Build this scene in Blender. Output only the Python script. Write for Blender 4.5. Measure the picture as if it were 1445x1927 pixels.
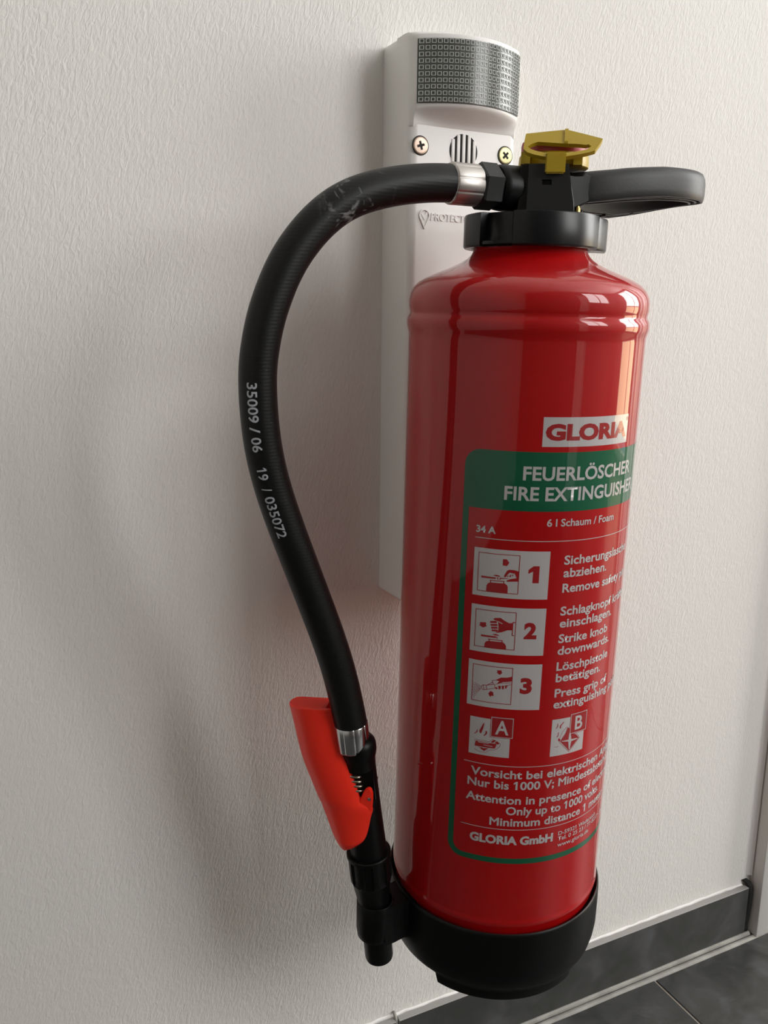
import bpy, bmesh, math, random
from mathutils import Vector, Matrix
from mathutils.geometry import tessellate_polygon
random.seed(3)
for _o in list(bpy.data.objects):
    bpy.data.objects.remove(_o)
SC = bpy.context.scene
COL = SC.collection
MM = 0.001
PI = math.pi
# ------------------------------------------------------------------ camera, world, light, exposure
cam = bpy.data.cameras.new('camera')
cam.sensor_fit = 'VERTICAL'; cam.sensor_height = 36.0; cam.lens = 29.605
cam.clip_start = 0.01
cam_o = bpy.data.objects.new('camera', cam); COL.objects.link(cam_o)
cam_o.matrix_world = Matrix(((0.901532, 0.083109, -0.424657, -0.288072),
                             (-0.432601, 0.195414, -0.880153, -0.604801),
                             (0.009835, 0.977193, 0.212125, 0.007814),
                             (0, 0, 0, 1)))
SC.camera = cam_o
SC.view_settings.view_transform = 'Standard'
SC.view_settings.look = 'None'
SC.view_settings.gamma = 1.0
SC.view_settings.use_curve_mapping = False
SC.view_settings.exposure = 0.03
SC.cycles.use_denoising = True
SC.cycles.max_bounces = 10
SC.cycles.diffuse_bounces = 6
SC.cycles.caustics_reflective = False
SC.cycles.caustics_refractive = False
SC.cycles.sample_clamp_indirect = 6.0
W = bpy.data.worlds.new('World'); SC.world = W; W.use_nodes = True
W.node_tree.nodes['Background'].inputs[0].default_value = (0.78, 0.86, 1.0, 1)
W.node_tree.nodes['Background'].inputs[1].default_value = 1.0

# room: our wall y=0, floor z=FZ; daylight comes through three glazed openings
FZ = -0.6916; CZ = 2.35; XL = -1.7; XR = 3.4; YF = -2.5
def daylight(name, loc, rot, sx, sy, watts, color):
    l = bpy.data.lights.new(name, 'AREA'); l.shape = 'RECTANGLE'
    l.size = sx; l.size_y = sy; l.energy = watts; l.color = color
    o = bpy.data.objects.new(name, l); COL.objects.link(o)
    o.location = loc; o.rotation_euler = rot
    return o
# sky seen through the glazed end of the corridor (right) and the window behind the photographer
daylight('daylight_right', (XR + 0.10, -0.90, 1.14), (0, math.radians(90), 0), 2.02, 1.34, 96, (1.0, 0.985, 0.96))
daylight('daylight_right_low', (XR + 0.10, -0.90, -0.24), (0, math.radians(90), 0), 0.62, 1.34, 14, (1.0, 0.74, 0.36))
daylight('daylight_front', (1.66, YF - 0.10, 1.16), (math.radians(90), 0, 0), 1.42, 1.66, 66, (1.0, 0.985, 0.96))

# ------------------------------------------------------------------ materials
def mat(name, color, rough=0.5, metal=0.0, coat=0.0, spec=0.5, trans=0.0, alpha=1.0):
    m = bpy.data.materials.new(name); m.use_nodes = True
    b = m.node_tree.nodes['Principled BSDF']
    b.inputs['Base Color'].default_value = (*color, 1)
    b.inputs['Roughness'].default_value = rough
    b.inputs['Metallic'].default_value = metal
    b.inputs['Coat Weight'].default_value = coat
    b.inputs['Coat Roughness'].default_value = 0.03
    b.inputs['Specular IOR Level'].default_value = spec
    b.inputs['Transmission Weight'].default_value = trans
    return m
def nodes(m):
    return m.node_tree.nodes, m.node_tree.links, m.node_tree.nodes['Principled BSDF']
def add_noise(m, scale, detail=3, vec_scale=(1, 1, 1), rot=(0, 0, 0), coord='Object', distortion=0.0):
    n, l, b = nodes(m)
    tc = n.new('ShaderNodeTexCoord'); mp = n.new('ShaderNodeMapping'); mr = n.new('ShaderNodeMapping')
    mp.inputs['Scale'].default_value = vec_scale; mr.inputs['Rotation'].default_value = rot
    t = n.new('ShaderNodeTexNoise'); t.inputs['Scale'].default_value = scale
    t.inputs['Detail'].default_value = detail; t.inputs['Distortion'].default_value = distortion
    l.new(tc.outputs[coord], mr.inputs[0]); l.new(mr.outputs[0], mp.inputs[0]); l.new(mp.outputs[0], t.inputs['Vector'])
    return t
def add_bump(m, socket, strength, dist):
    n, l, b = nodes(m)
    bp = n.new('ShaderNodeBump'); bp.inputs['Strength'].default_value = strength
    bp.inputs['Distance'].default_value = dist
    l.new(socket, bp.inputs['Height'])
    if b.inputs['Normal'].is_linked:
        l.new(b.inputs['Normal'].links[0].from_socket, bp.inputs['Normal'])
    l.new(bp.outputs[0], b.inputs['Normal'])
    return bp
def color_ramp(m, socket, stops):
    n, l, b = nodes(m)
    r = n.new('ShaderNodeValToRGB')
    e = r.color_ramp.elements
    e[0].position, e[0].color = stops[0][0], (*stops[0][1], 1)
    e[1].position, e[1].color = stops[-1][0], (*stops[-1][1], 1)
    for p, c in stops[1:-1]:
        k = e.new(p); k.color = (*c, 1)
    l.new(socket, r.inputs[0]); l.new(r.outputs[0], b.inputs['Base Color'])
    return r

M = {}
# rolled / brushed plaster paint
m = M['plaster'] = mat('plaster_paint', (0.80, 0.785, 0.75), 0.75, spec=0.3)
t1 = add_noise(m, 1.0, 4, (460, 150, 150), (0, math.radians(-15), 0), distortion=0.8)
add_bump(m, t1.outputs['Fac'], 0.52, 0.0013)
t2 = add_noise(m, 170.0, 3, (1, 1, 1))
add_bump(m, t2.outputs['Fac'], 0.20, 0.0010)
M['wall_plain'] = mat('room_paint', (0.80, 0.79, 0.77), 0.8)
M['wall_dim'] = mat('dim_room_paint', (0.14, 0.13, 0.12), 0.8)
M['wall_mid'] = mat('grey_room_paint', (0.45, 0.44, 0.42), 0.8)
M['ceiling'] = mat('ceiling_paint', (0.90, 0.90, 0.89), 0.85)
m = M['slate'] = mat('slate_tile', (0.05, 0.052, 0.05), 0.42)
t = add_noise(m, 28, 6, (1, 1, 1), distortion=0.8)
color_ramp(m, t.outputs['Fac'], [(0.35, (0.030, 0.031, 0.030)), (0.55, (0.050, 0.051, 0.050)), (0.75, (0.085, 0.088, 0.092))])
t = add_noise(m, 60, 5, (1, 2.2, 1), (0, 0, 0.6)); add_bump(m, t.outputs['Fac'], 0.35, 0.0015)
m = M['slate_flat'] = mat('slate_skirting', (0.05, 0.052, 0.05), 0.5)
t = add_noise(m, 26, 6, (1, 1, 1), distortion=0.6)
color_ramp(m, t.outputs['Fac'], [(0.35, (0.040, 0.041, 0.039)), (0.55, (0.058, 0.059, 0.058)), (0.78, (0.100, 0.100, 0.108))])
M['tile_edge'] = mat('cut_tile_edge', (0.30, 0.29, 0.28), 0.7)
m = M['grout'] = mat('grey_sealant', (0.36, 0.355, 0.32), 0.55)
t = add_noise(m, 45, 4); color_ramp(m, t.outputs['Fac'], [(0.3, (0.20, 0.195, 0.175)), (0.7, (0.33, 0.325, 0.30))])
M['grout_dark'] = mat('floor_grout', (0.42, 0.38, 0.33), 0.8)
M['gap'] = mat('black_joint', (0.008, 0.008, 0.008), 0.8)
M['frame_paint'] = mat('frame_lacquer', (0.74, 0.73, 0.70), 0.35)
M['white_plastic'] = mat('white_abs', (0.80, 0.785, 0.76), 0.38)
t = add_noise(M['white_plastic'], 900, 2); add_bump(M['white_plastic'], t.outputs['Fac'], 0.06, 0.0005)
M['recess_shade'] = mat('recess_shade', (0.01, 0.01, 0.01), 0.8)  # dark colour stands in for the shade inside small openings
M['lens_back'] = mat('reflector_board', (0.045, 0.062, 0.045), 0.6)
M['lens'] = mat('clear_lens', (0.80, 0.84, 0.80), 0.22, trans=0.9)
M['prism'] = mat('pale_prism_rim', (0.72, 0.75, 0.71), 0.3, trans=0.1)  # pale colour stands in for bright outlines refracted at the prism rims
M['zinc'] = mat('yellow_zinc', (0.50, 0.46, 0.26), 0.45, 0.9)
M['zinc_pink'] = mat('pinkish_zinc', (0.50, 0.38, 0.31), 0.45, 0.85)
m = M['red'] = mat('red_gloss_paint', (0.40, 0.002, 0.003), 0.5, coat=1.0, spec=0.1)
t = add_noise(m, 55, 2); add_bump(m, t.outputs['Fac'], 0.035, 0.0012)
M['red_print'] = mat('red_print', (0.33, 0.012, 0.014), 0.3, coat=0.6)
M['green_print'] = mat('green_print', (0.006, 0.10, 0.045), 0.5, coat=1.0, spec=0.1)
M['white_print'] = mat('white_print', (0.50, 0.475, 0.475), 0.3, coat=0.6)
m = M['black_plastic'] = mat('black_plastic', (0.0030, 0.0030, 0.0030), 0.38, spec=0.2)
t = add_noise(m, 700, 2); add_bump(m, t.outputs['Fac'], 0.08, 0.0004)
m = M['grey_plastic'] = mat('charcoal_plastic', (0.018, 0.0185, 0.019), 0.45, spec=0.4)
t = add_noise(m, 700, 2); add_bump(m, t.outputs['Fac'], 0.12, 0.0004)
M['satin_black'] = mat('satin_black', (0.006, 0.0065, 0.0075), 0.3, spec=0.35)
# rubber hose with chalky scuffs at its bend
m = M['rubber'] = mat('rubber_hose', (0.005, 0.005, 0.005), 0.45, spec=0.3)
n, l, b = nodes(m)
tc = n.new('ShaderNodeTexCoord')
wv = n.new('ShaderNodeTexWave'); wv.wave_type = 'BANDS'; wv.bands_direction = 'Z'
wv.inputs['Scale'].default_value = 160; wv.inputs['Distortion'].default_value = 1.0
l.new(tc.outputs['Object'], wv.inputs['Vector']); add_bump(m, wv.outputs['Fac'], 0.05, 0.0006)
vd = n.new('ShaderNodeVectorMath'); vd.operation = 'DISTANCE'; vd.inputs[1].default_value = (-0.122, -0.009, 0.518)
l.new(tc.outputs['Object'], vd.inputs[0])
mr = n.new('ShaderNodeMapRange'); mr.inputs['From Min'].default_value = 0.011; mr.inputs['From Max'].default_value = 0.026
mr.inputs['To Min'].default_value = 1.0; mr.inputs['To Max'].default_value = 0.0
l.new(vd.outputs['Value'], mr.inputs['Value'])
ns = n.new('ShaderNodeTexNoise'); ns.inputs['Scale'].default_value = 85; ns.inputs['Detail'].default_value = 5
ns.inputs['Distortion'].default_value = 1.6
l.new(tc.outputs['Object'], ns.inputs['Vector'])
ab = n.new('ShaderNodeMapRange'); ab.inputs['From Min'].default_value = 0.56; ab.inputs['From Max'].default_value = 0.66
l.new(ns.outputs['Fac'], ab.inputs['Value'])
mu = n.new('ShaderNodeMath'); mu.operation = 'MULTIPLY'
l.new(ab.outputs[0], mu.inputs[0]); l.new(mr.outputs[0], mu.inputs[1])
mx = n.new('ShaderNodeMix'); mx.data_type = 'RGBA'
mx.inputs['A'].default_value = (0.005, 0.005, 0.005, 1); mx.inputs['B'].default_value = (0.16, 0.16, 0.16, 1)
l.new(mu.outputs[0], mx.inputs['Factor']); l.new(mx.outputs['Result'], b.inputs['Base Color'])
M['hose_print'] = mat('hose_print', (0.46, 0.48, 0.52), 0.6)
m = M['alu'] = mat('worn_aluminium', (0.52, 0.49, 0.46), 0.42, 0.95)
t = add_noise(m, 140, 5); add_bump(m, t.outputs['Fac'], 0.15, 0.0005)
M['steel'] = mat('bright_steel', (0.62, 0.62, 0.63), 0.2, 1.0)
M['spring'] = mat('spring_steel', (0.42, 0.38, 0.30), 0.3, 1.0)
M['brass'] = mat('brass', (0.55, 0.40, 0.14), 0.3, 1.0)
m = M['yellow'] = mat('yellow_plastic', (0.46, 0.32, 0.016), 0.38)
t = add_noise(m, 300, 3); add_bump(m, t.outputs['Fac'], 0.08, 0.0005)
M['knob_red'] = mat('red_knob', (0.38, 0.035, 0.045), 0.4)
m = M['lever_red'] = mat('signal_red_plastic', (1.0, 0.032, 0.014), 0.36)
t = add_noise(m, 900, 2); add_bump(m, t.outputs['Fac'], 0.10, 0.0004)

# ------------------------------------------------------------------ helpers
def link(name, me, m=None, parent=None, smooth=None):
    o = bpy.data.objects.new(name, me); COL.objects.link(o)
    if m is not None:
        for q in (m if isinstance(m, (list, tuple)) else [m]): me.materials.append(q)
    if parent is not None: o.parent = parent
    if smooth is not None:
        if smooth >= 180:
            me.shade_smooth()
        else:
            me.shade_smooth()
            me.set_sharp_from_angle(angle=math.radians(smooth))
    return o
def obj(name, bm, m, parent=None, smooth=None, recalc=True):
    if recalc: bmesh.ops.recalc_face_normals(bm, faces=bm.faces)
    me = bpy.data.meshes.new(name); bm.to_mesh(me); bm.free()
    return link(name, me, m, parent, smooth)
def empty(name, loc=(0, 0, 0)):
    o = bpy.data.objects.new(name, None); COL.objects.link(o)
    o.location = loc; o.empty_display_size = 0.05
    return o
def tag(o, label=None, cat=None, group=None, kind=None):
    if label: o['label'] = label
    if cat: o['category'] = cat
    if group: o['group'] = group
    if kind: o['kind'] = kind
    return o
def box(bm, lo, hi, bevel=0.0, seg=2):
    lo = Vector(lo); hi = Vector(hi)
    r = bmesh.ops.create_cube(bm, size=1.0)
    for v in r['verts']:
        v.co = Vector([lo[i] + (v.co[i] + 0.5) * (hi[i] - lo[i]) for i in range(3)])
    if bevel > 0:
        es = list({e for v in r['verts'] for e in v.link_edges})
        bmesh.ops.bevel(bm, geom=es, offset=bevel, segments=seg, affect='EDGES', profile=0.5)
    return bm
def rings(bm, rows, closed=True, caps=(False, False), loop=False):
    """skin a list of equally long vertex rings"""
    vs = [[bm.verts.new(p) for p in r] for r in rows]
    n = len(vs[0]); R = len(vs)
    for i in range(R if loop else R - 1):
        a, b2 = vs[i], vs[(i + 1) % R]
        for j in range(n if closed else n - 1):
            k = (j + 1) % n
            try: bm.faces.new((a[j], a[k], b2[k], b2[j]))
            except ValueError: pass
    if caps[0]: bm.faces.new(vs[0])
    if caps[1]: bm.faces.new(list(reversed(vs[-1])))
    return vs
def lathe(prof, seg=64, cx=0.0, cy=0.0, caps=(True, True), fn=None):
    """prof: (radius, height) in mm; heights in extinguisher mm"""
    bm = bmesh.new(); rows = []
    for r, h in prof:
        row = []
        for j in range(seg):
            th = 2 * PI * j / seg
            rr, hh = (r, h) if fn is None else fn(th, r, h)
            row.append(Vector((cx + rr * math.sin(th), cy - rr * math.cos(th), hh)) * MM)
        rows.append(row)
    rings(bm, rows, True, caps)
    return bm
def axis_lathe(prof, A, B, seg=48, caps=(True, True), fn=None, bm=None):
    """prof: (radius, t) along the line A->B (mm)"""
    A = Vector(A); B = Vector(B); T = (B - A).normalized()
    U = Vector((0, 1, 0)).cross(T).normalized(); V = T.cross(U)
    bm = bm or bmesh.new(); rows = []
    for r, t in prof:
        row = []
        for j in range(seg):
            th = 2 * PI * j / seg
            rr = r if fn is None else fn(th, r, t)
            row.append((A + T * t + (U * math.cos(th) + V * math.sin(th)) * rr) * MM)
        rows.append(row)
    rings(bm, rows, True, caps)
    return bm
def catmull(P, n, closed=False):
    P = [Vector(p) for p in P]; out = []
    N = len(P)
    for i in range(N if closed else N - 1):
        g = lambda k: P[k % N] if closed else P[max(0, min(N - 1, k))]
        p0, p1, p2, p3 = g(i - 1), g(i), g(i + 1), g(i + 2)
        for s in range(n):
            t = s / n
            out.append(0.5 * ((2 * p1) + (p2 - p0) * t + (2 * p0 - 5 * p1 + 4 * p2 - p3) * t * t + (3 * p1 - p0 - 3 * p2 + p3) * t ** 3))
    if not closed: out.append(P[-1])
    return out
def extrude_poly(poly, f0, f1):
    """poly 2D; f0/f1 map a 2D point to the two 3D faces (metres)"""
    bm = bmesh.new()
    a = [bm.verts.new(f0(p)) for p in poly]; b2 = [bm.verts.new(f1(p)) for p in poly]
    tri = tessellate_polygon([[Vector((p[0], p[1], 0)) for p in poly]])
    for t in tri:
        bm.faces.new([a[i] for i in t]); bm.faces.new([b2[i] for i in reversed(t)])
    n = len(poly)
    for i in range(n):
        bm.faces.new((a[i], a[(i + 1) % n], b2[(i + 1) % n], b2[i]))
    return bm

# ------------------------------------------------------------------ the setting
def struct(name, bm, m, parent=None, smooth=None):
    o = obj(name, bm, m, parent, smooth)
    if parent is None: o['kind'] = 'structure'
    return o
XC = 0.4883                      # where the wall meets the door frame
bm = bmesh.new(); box(bm, (XL, 0, FZ - 0.05), (XC, 0.12, CZ)); struct('wall_back', bm, M['plaster'])
bm = bmesh.new(); box(bm, (XL, YF, CZ), (XR, 0.12, CZ + 0.1)); struct('ceiling', bm, M['ceiling'])
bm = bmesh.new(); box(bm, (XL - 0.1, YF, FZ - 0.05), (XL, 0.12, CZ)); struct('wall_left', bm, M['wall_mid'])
def wall_with_hole(name, axis, at0, at1, a0, a1, h0, h1, z0, z1, m):
    bm = bmesh.new()
    def bx(u0, u1, zz0, zz1):
        if axis == 'x': box(bm, (at0, u0, zz0), (at1, u1, zz1))
        else: box(bm, (u0, at0, zz0), (u1, at1, zz1))
    bx(a0, h0, FZ - 0.05, CZ); bx(h1, a1, FZ - 0.05, CZ); bx(h0, h1, FZ - 0.05, z0); bx(h0, h1, z1, CZ)
    return struct(name, bm, m)
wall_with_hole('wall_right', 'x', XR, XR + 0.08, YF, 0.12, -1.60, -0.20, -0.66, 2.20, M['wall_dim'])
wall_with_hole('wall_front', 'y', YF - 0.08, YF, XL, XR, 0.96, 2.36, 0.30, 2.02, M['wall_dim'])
def window(name, axis, at, u0, u1, z0, z1, cross):
    w = empty(name, (at if axis == 'x' else (u0 + u1) / 2, (u0 + u1) / 2 if axis == 'x' else at, z0))
    w['kind'] = 'structure'
    t = 0.025
    def bar(nm, ua, ub, za, zb):
        b = bmesh.new()
        if axis == 'x': box(b, (at - t, ua, za), (at + t, ub, zb), 0.004)
        else: box(b, (ua, at - t, za), (ub, at + t, zb), 0.004)
        o = obj(nm, b, M['frame_paint'], w); o.matrix_parent_inverse = Matrix.Translation(-Vector(w.location))
    f = 0.05
    bar('frame_rail', u0, u1, z0, z0 + f); bar('frame_rail', u0, u1, z1 - f, z1)
    bar('frame_stile', u0, u0 + f, z0 + f, z1 - f); bar('frame_stile', u1 - f, u1, z0 + f, z1 - f)
    for k, v in cross:
        if k == 'v': bar('mullion', v - 0.03, v + 0.03, z0 + f, z1 - f)
        else: bar('transom', u0 + f, u1 - f, v - 0.03, v + 0.03)
window('window_1', 'x', XR + 0.03, -1.60, -0.20, -0.66, 2.20, [('v', -0.72), ('h', 0.09)])
window('window_2', 'y', YF - 0.03, 0.96, 2.36, 0.30, 2.02, [('v', 1.66)])

d2 = empty('stripe_reflector', (0.80, YF, FZ)); d2['kind'] = 'structure'  # unseen door shape, added to reflect as a pale stripe in the cylinder
b = bmesh.new(); box(b, (-0.16, -0.01, 0.005), (0.16, 0.02, 2.05), 0.004); obj('door_leaf', b, M['frame_paint'], d2)
for x in (-0.185, 0.185):
    b = bmesh.new(); box(b, (x - 0.022, -0.01, 0.0), (x + 0.022, 0.035, 2.10), 0.004); obj('reflector_side', b, M['frame_paint'], d2)
# floor: grout bed with slate tiles laid one by one
fl = bmesh.new(); box(fl, (XL, YF, FZ - 0.06), (XR, 0.12, FZ - 0.0014)); floor = struct('floor', fl, M['grout_dark'])
TX0 = 0.3334; TW = 0.598; TD = 0.298
tile_me = None
for i in range(-4, 6):
    for j in range(0, 9):
        x0 = TX0 + i * 0.6 + 0.0012; x1 = x0 + 0.6 - 0.0024
        y1 = -0.016 - j * 0.3; y0 = y1 - 0.3 + 0.0024
        x0 = max(x0, XL); x1 = min(x1, XR); y0 = max(y0, YF)
        if x1 - x0 < 0.02 or y1 - y0 < 0.02: continue
        b = bmesh.new(); box(b, (x0, y0, FZ - 0.012), (x1, y1, FZ), 0.0006, 1)
        obj('tile', b, M['slate'], floor)
# skirting tiles
bb = empty('baseboard_back', (0, 0, FZ)); bb['kind'] = 'structure'
edges = [XL, -1.18, -0.58, 0.0195, 0.4790]
for i in range(4):
    x0 = edges[i] + (0.0016 if i else 0); x1 = edges[i + 1] - (0.0016 if i < 3 else 0)
    b = bmesh.new(); box(b, (x0, -0.0086, 0.005), (x1, 0.001, 0.0648), 0.0005, 1)
    bmesh.ops.recalc_face_normals(b, faces=b.faces)
    for f in b.faces:
        f.material_index = 1 if f.normal.z > 0.5 or abs(f.normal.x) > 0.5 else 0
    obj('tile', b, [M['slate_flat'], M['tile_edge']], bb)
# lumpy paint edge and joint mortar between the two skirting tiles
b = bmesh.new(); P = [(0.0195, -0.004, 0.004), (0.0195, -0.0068, 0.030), (0.0192, -0.0072, 0.055), (0.0190, -0.0050, 0.0655), (0.0186, -0.0015, 0.0700)]
P = catmull(P, 4)
rings(b, [[(p.x + 0.0016 * math.cos(a), p.y + 0.0014 * math.sin(a), p.z) for a in [2 * PI * k / 8 for k in range(8)]] for p in P], True, (True, True))
obj('joint_mortar', b, M['grout'], bb, 180)
# sealant bead between skirting and floor, with an open crack along it
sealant = empty('trim_1', (0, 0, FZ)); sealant['kind'] = 'structure'
def bead(name, y0, y1, z0, z1, m, x0, x1, seed, amp):
    rnd = random.Random(seed); b = bmesh.new(); rows = []
    N = 90
    for i in range(N + 1):
        x = x0 + (x1 - x0) * i / N
        d = [rnd.uniform(-amp, amp) for _ in range(4)]
        rows.append([(x, y0 + 0.002, z0 - 0.004), (x, y0 + d[0], z0 + d[1] * 0.4), (x, (y0 + y1) / 2, (z0 + z1) / 2 + 0.0008), (x, y1 + d[3], z1), (x, y1 - 0.0005, z1 - 0.006)])
    rings(b, rows, False)
    return obj(name, b, m, sealant, 180)
bead('sealant_bead', -0.0084, -0.0112, 0.0058, 0.0026, M['grout'], XL, 0.486, 5, 0.0002)
bead('sealant_crack', -0.0108, -0.0126, 0.0012, 0.0010, M['gap'], XL, 0.486, 6, 0.0002)
bead('sealant_bead', -0.0122, -0.0172, 0.0022, 0.0008, M['grout'], XL, XR, 7, 0.0005)

# door frame at the right end of the wall
door = empty('door_1', (XC, 0, FZ)); door['kind'] = 'structure'
b = bmesh.new(); box(b, (0.0006, -0.0178, 0.001), (0.075, 0.10, 2.15), 0.0022, 2); obj('door_frame', b, M['frame_paint'], door, 40)
b = bmesh.new(); box(b, (0.075, 0.02, 0.004), (0.90, 0.06, 2.10), 0.002, 2); obj('door_leaf', b, M['frame_paint'], door, 40)
b = bmesh.new(); box(b, (0.90, -0.0178, 0.001), (0.975, 0.10, 2.15), 0.0022, 2); obj('door_frame', b, M['frame_paint'], door, 40)
b = bmesh.new(); box(b, (0.0, -0.0178, 2.15), (0.975, 0.10, 2.54), 0.002, 2); obj('head_panel', b, M['frame_paint'], door, 40)
b = bmesh.new(); box(b, (0.975, 0.0, -0.05), (XR - XC, 0.12, 2.54)); obj('wall_pier', b, M['plaster'], door)
b = bmesh.new(); box(b, (-0.0009, -0.0006, 0.080), (0.0008, 0.01, 2.15)); obj('seam', b, M['gap'], door)
b = bmesh.new(); P = catmull([(-0.0052, -0.0040, 0.003), (-0.0050, -0.0058, 0.03), (-0.0046, -0.0062, 0.058), (-0.0060, -0.0040, 0.0672), (-0.0100, -0.0006, 0.0715)], 5)
rings(b, [[(p.x + 0.0042 * math.cos(a), p.y + 0.0030 * math.sin(a), p.z) for a in [2 * PI * k / 8 for k in range(8)]] for p in P], True, (True, True))
obj('joint_sealant', b, M['gap'], door, 180)

bm = bmesh.new()
rings(bm, [[(-0.0090, 0.0005, z), (-0.0060, -0.0006, z), (-0.0032, -0.0020, z), (-0.0012, -0.0040, z), (-0.0010, 0.0005, z)] for z in (0.076, 2.15)], True, (True, True))
obj('corner_filler', bm, M['wall_plain'], door, 60)
rnd = random.Random(9); bm = bmesh.new(); rows = []
for i in range(241):
    x = XL + (XC - 0.012 - XL) * i / 240
    a, c = rnd.uniform(0.0003, 0.0013), rnd.uniform(0.001, 0.0035)
    rows.append([(x, 0.001, 0.0640), (x, -a - 0.0012, 0.0646), (x, -a, 0.0648 + c * 0.55), (x, 0.0005, 0.0648 + c)])
rings(bm, rows, False)
obj('filler_edge', bm, M['wall_plain'], bb, 180)

# ------------------------------------------------------------------ alarm box on the wall
unit = empty('alarm_unit', (0.046, 0, -0.202))
tag(unit, 'tall white alarm housing with a clear strobe lens on the wall behind the extinguisher', 'alarm')
UI = Matrix.Translation((-0.046, 0, 0.202))
def upart(name, bm, m, parent=unit, smooth=None):
    o = obj(name, bm, m, parent, smooth)
    if parent is unit: o.matrix_parent_inverse = UI
    else: o.matrix_parent_inverse = Matrix.Identity(4)
    return o
BW, BD = 92.0, 41.0
def box_outline(inset=0.0, depth=BD, r=6.8):
    """plan outline (x,y) of the housing, counter-clockwise, open to the wall; slightly drafted sides"""
    pts = []
    x0, x1 = inset, BW - inset
    dr = 0.9
    pts.append((x0, 0.0))
    for k in range(9):
        a = PI + (PI / 2) * k / 8
        pts.append((x0 + dr + r + r * math.cos(a), -(depth - r) + r * math.sin(a)))
    for k in range(9):
        a = -PI / 2 + (PI / 2) * k / 8
        pts.append((x1 - dr - r + r * math.cos(a), -(depth - r) + r * math.sin(a)))
    pts.append((x1, 0.0))
    return pts
bm = bmesh.new()
rows = []
for z, ins, dep, r in ((-202.0, 0.6, BD - 1.4, 6), (-201.0, 0.1, BD - 0.4, 6.8), (-199.0, 0.0, BD, 6.8), (202.0, 0.0, BD, 6.8), (206.5, 0.3, BD - 1.0, 6.8), (208.4, 1.8, BD - 4.0, 6)):
    rows.append([Vector((x, y, z)) * MM for x, y in box_outline(ins, dep, r)])
rings(bm, rows, True, (True, True))
# the bowed strobe housing: arc in plan, blended into the flat front below
CX, SAG, HALF = 46.0, 17.0, 44.6
def arc_y(x, sag=SAG):
    k = max(0.0, 1 - ((x - CX) / HALF) ** 2)
    return sag * k
def dome_rows():
    rows = []
    xs = [3.9 + 84.2 * i / 40 for i in range(41)]
    for z, f, extra in ((147.5, 0.0, -0.6), (149.0, 0.01, 0.02), (150.5, 0.05, 0.06), (152.0, 0.12, 0.12), (153.5, 0.24, 0.2), (155.0, 0.42, 0.35), (156.4, 0.62, 0.55), (157.6, 0.81, 0.8), (158.7, 0.93, 1.05), (159.8, 0.985, 1.2), (161.0, 1.0, 1.3), (203.2, 1.0, 1.3), (205.6, 0.96, 0.6), (207.6, 0.80, -2.0), (208.4, 0.45, -8.0)):
        e2 = max(extra, -4.0) * 0.8
        L = [(0.75, -20.0), (0.85, -(34.0 + e2)), (1.2, -(36.6 + e2)), (2.2, -(39.2 + e2))]
        front = [Vector((x, y, z)) * MM for x, y in L] + [Vector((x, -(BD + arc_y(x) * f + extra), z)) * MM for x in xs] + [Vector((BW - x, y, z)) * MM for x, y in reversed(L)]
        rows.append(front)
    return rows
rings(bm, dome_rows(), True, (True, True))
housing = upart('housing', bm, M['white_plastic'], smooth=35)
# strobe lens: curved clear window with moulded square prisms
LZ0, LZ1 = 161.4, 202.4
def lens_pt(x, z, off):
    return Vector((x, -(BD + arc_y(x) + 1.35 + off), z)) * MM
bm = bmesh.new()
xs = [4.3 + (87.7 - 4.3) * i / 48 for i in range(49)]
rings(bm, [[lens_pt(x, z, 0.05) for x in xs] for z in (LZ0, LZ1)], False)
back = upart('reflector', bm, M['lens_back'], smooth=180)
bm = bmesh.new()
zz = (LZ0, LZ1)
rows = [[lens_pt(x, LZ0, 0.3) for x in xs], [lens_pt(x, LZ0 + 0.3, 1.3) for x in xs], [lens_pt(x, LZ1 - 0.3, 1.3) for x in xs], [lens_pt(x, LZ1, 0.3) for x in xs]]
rings(bm, rows, False)
lens = upart('strobe_lens', bm, M['lens'], smooth=30)
lens['label'] = 'clear ribbed strobe lens'
bm = bmesh.new()
NX, NZ = 23, 10
px_ = (87.8 - 4.2) / NX; pz_ = (LZ1 - LZ0) / NZ
for i in range(NX):
    for j in range(NZ):
        cx = 4.2 + (i + 0.5) * px_; cz = LZ0 + (j + 0.5) * pz_
        def sq(h, off): return [bm.verts.new(lens_pt(cx + sx * h, cz + sz * h, off)) for sx, sz in ((-1, -1), (1, -1), (1, 1), (-1, 1))]
        A = sq(1.36, 1.32); B = sq(1.28, 1.70); C = sq(1.02, 1.70); D = sq(0.94, 1.35)
        for p, q in ((A, B), (B, C), (C, D)):
            for k in range(4): bm.faces.new((p[k], p[(k + 1) % 4], q[(k + 1) % 4], q[k]))
pr = upart('prism_grid', bm, M['prism'], lens); pr['kind'] = 'stuff'
# speaker opening: flat disc with the recess shade painted on, five upright slats
bm = bmesh.new()
GX, GZ, GR = 45.0, 134.3, 11.8
rows = [[Vector((GX + r * math.cos(a), -(BD + d), GZ + r * math.sin(a))) * MM for a in [2 * PI * k / 48 for k in range(48)]] for r, d in ((GR, 0.02), (GR - 0.25, 0.06))]
rings(bm, rows, True, (False, True))
grille = upart('speaker_grille', bm, M['recess_shade'])
for k in range(-2, 3):
    x = GX + k * 4.45; hh = math.sqrt(max(GR ** 2 - (k * 4.45) ** 2, 1)) 
    b = bmesh.new(); box(b, Vector((x - 1.30, -(BD + 0.55), GZ - hh)) * MM, Vector((x + 1.30, -BD + 0.5, GZ + hh)) * MM, 0.0003, 2)
    upart('slat', b, M['white_plastic'], grille, 30)
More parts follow.
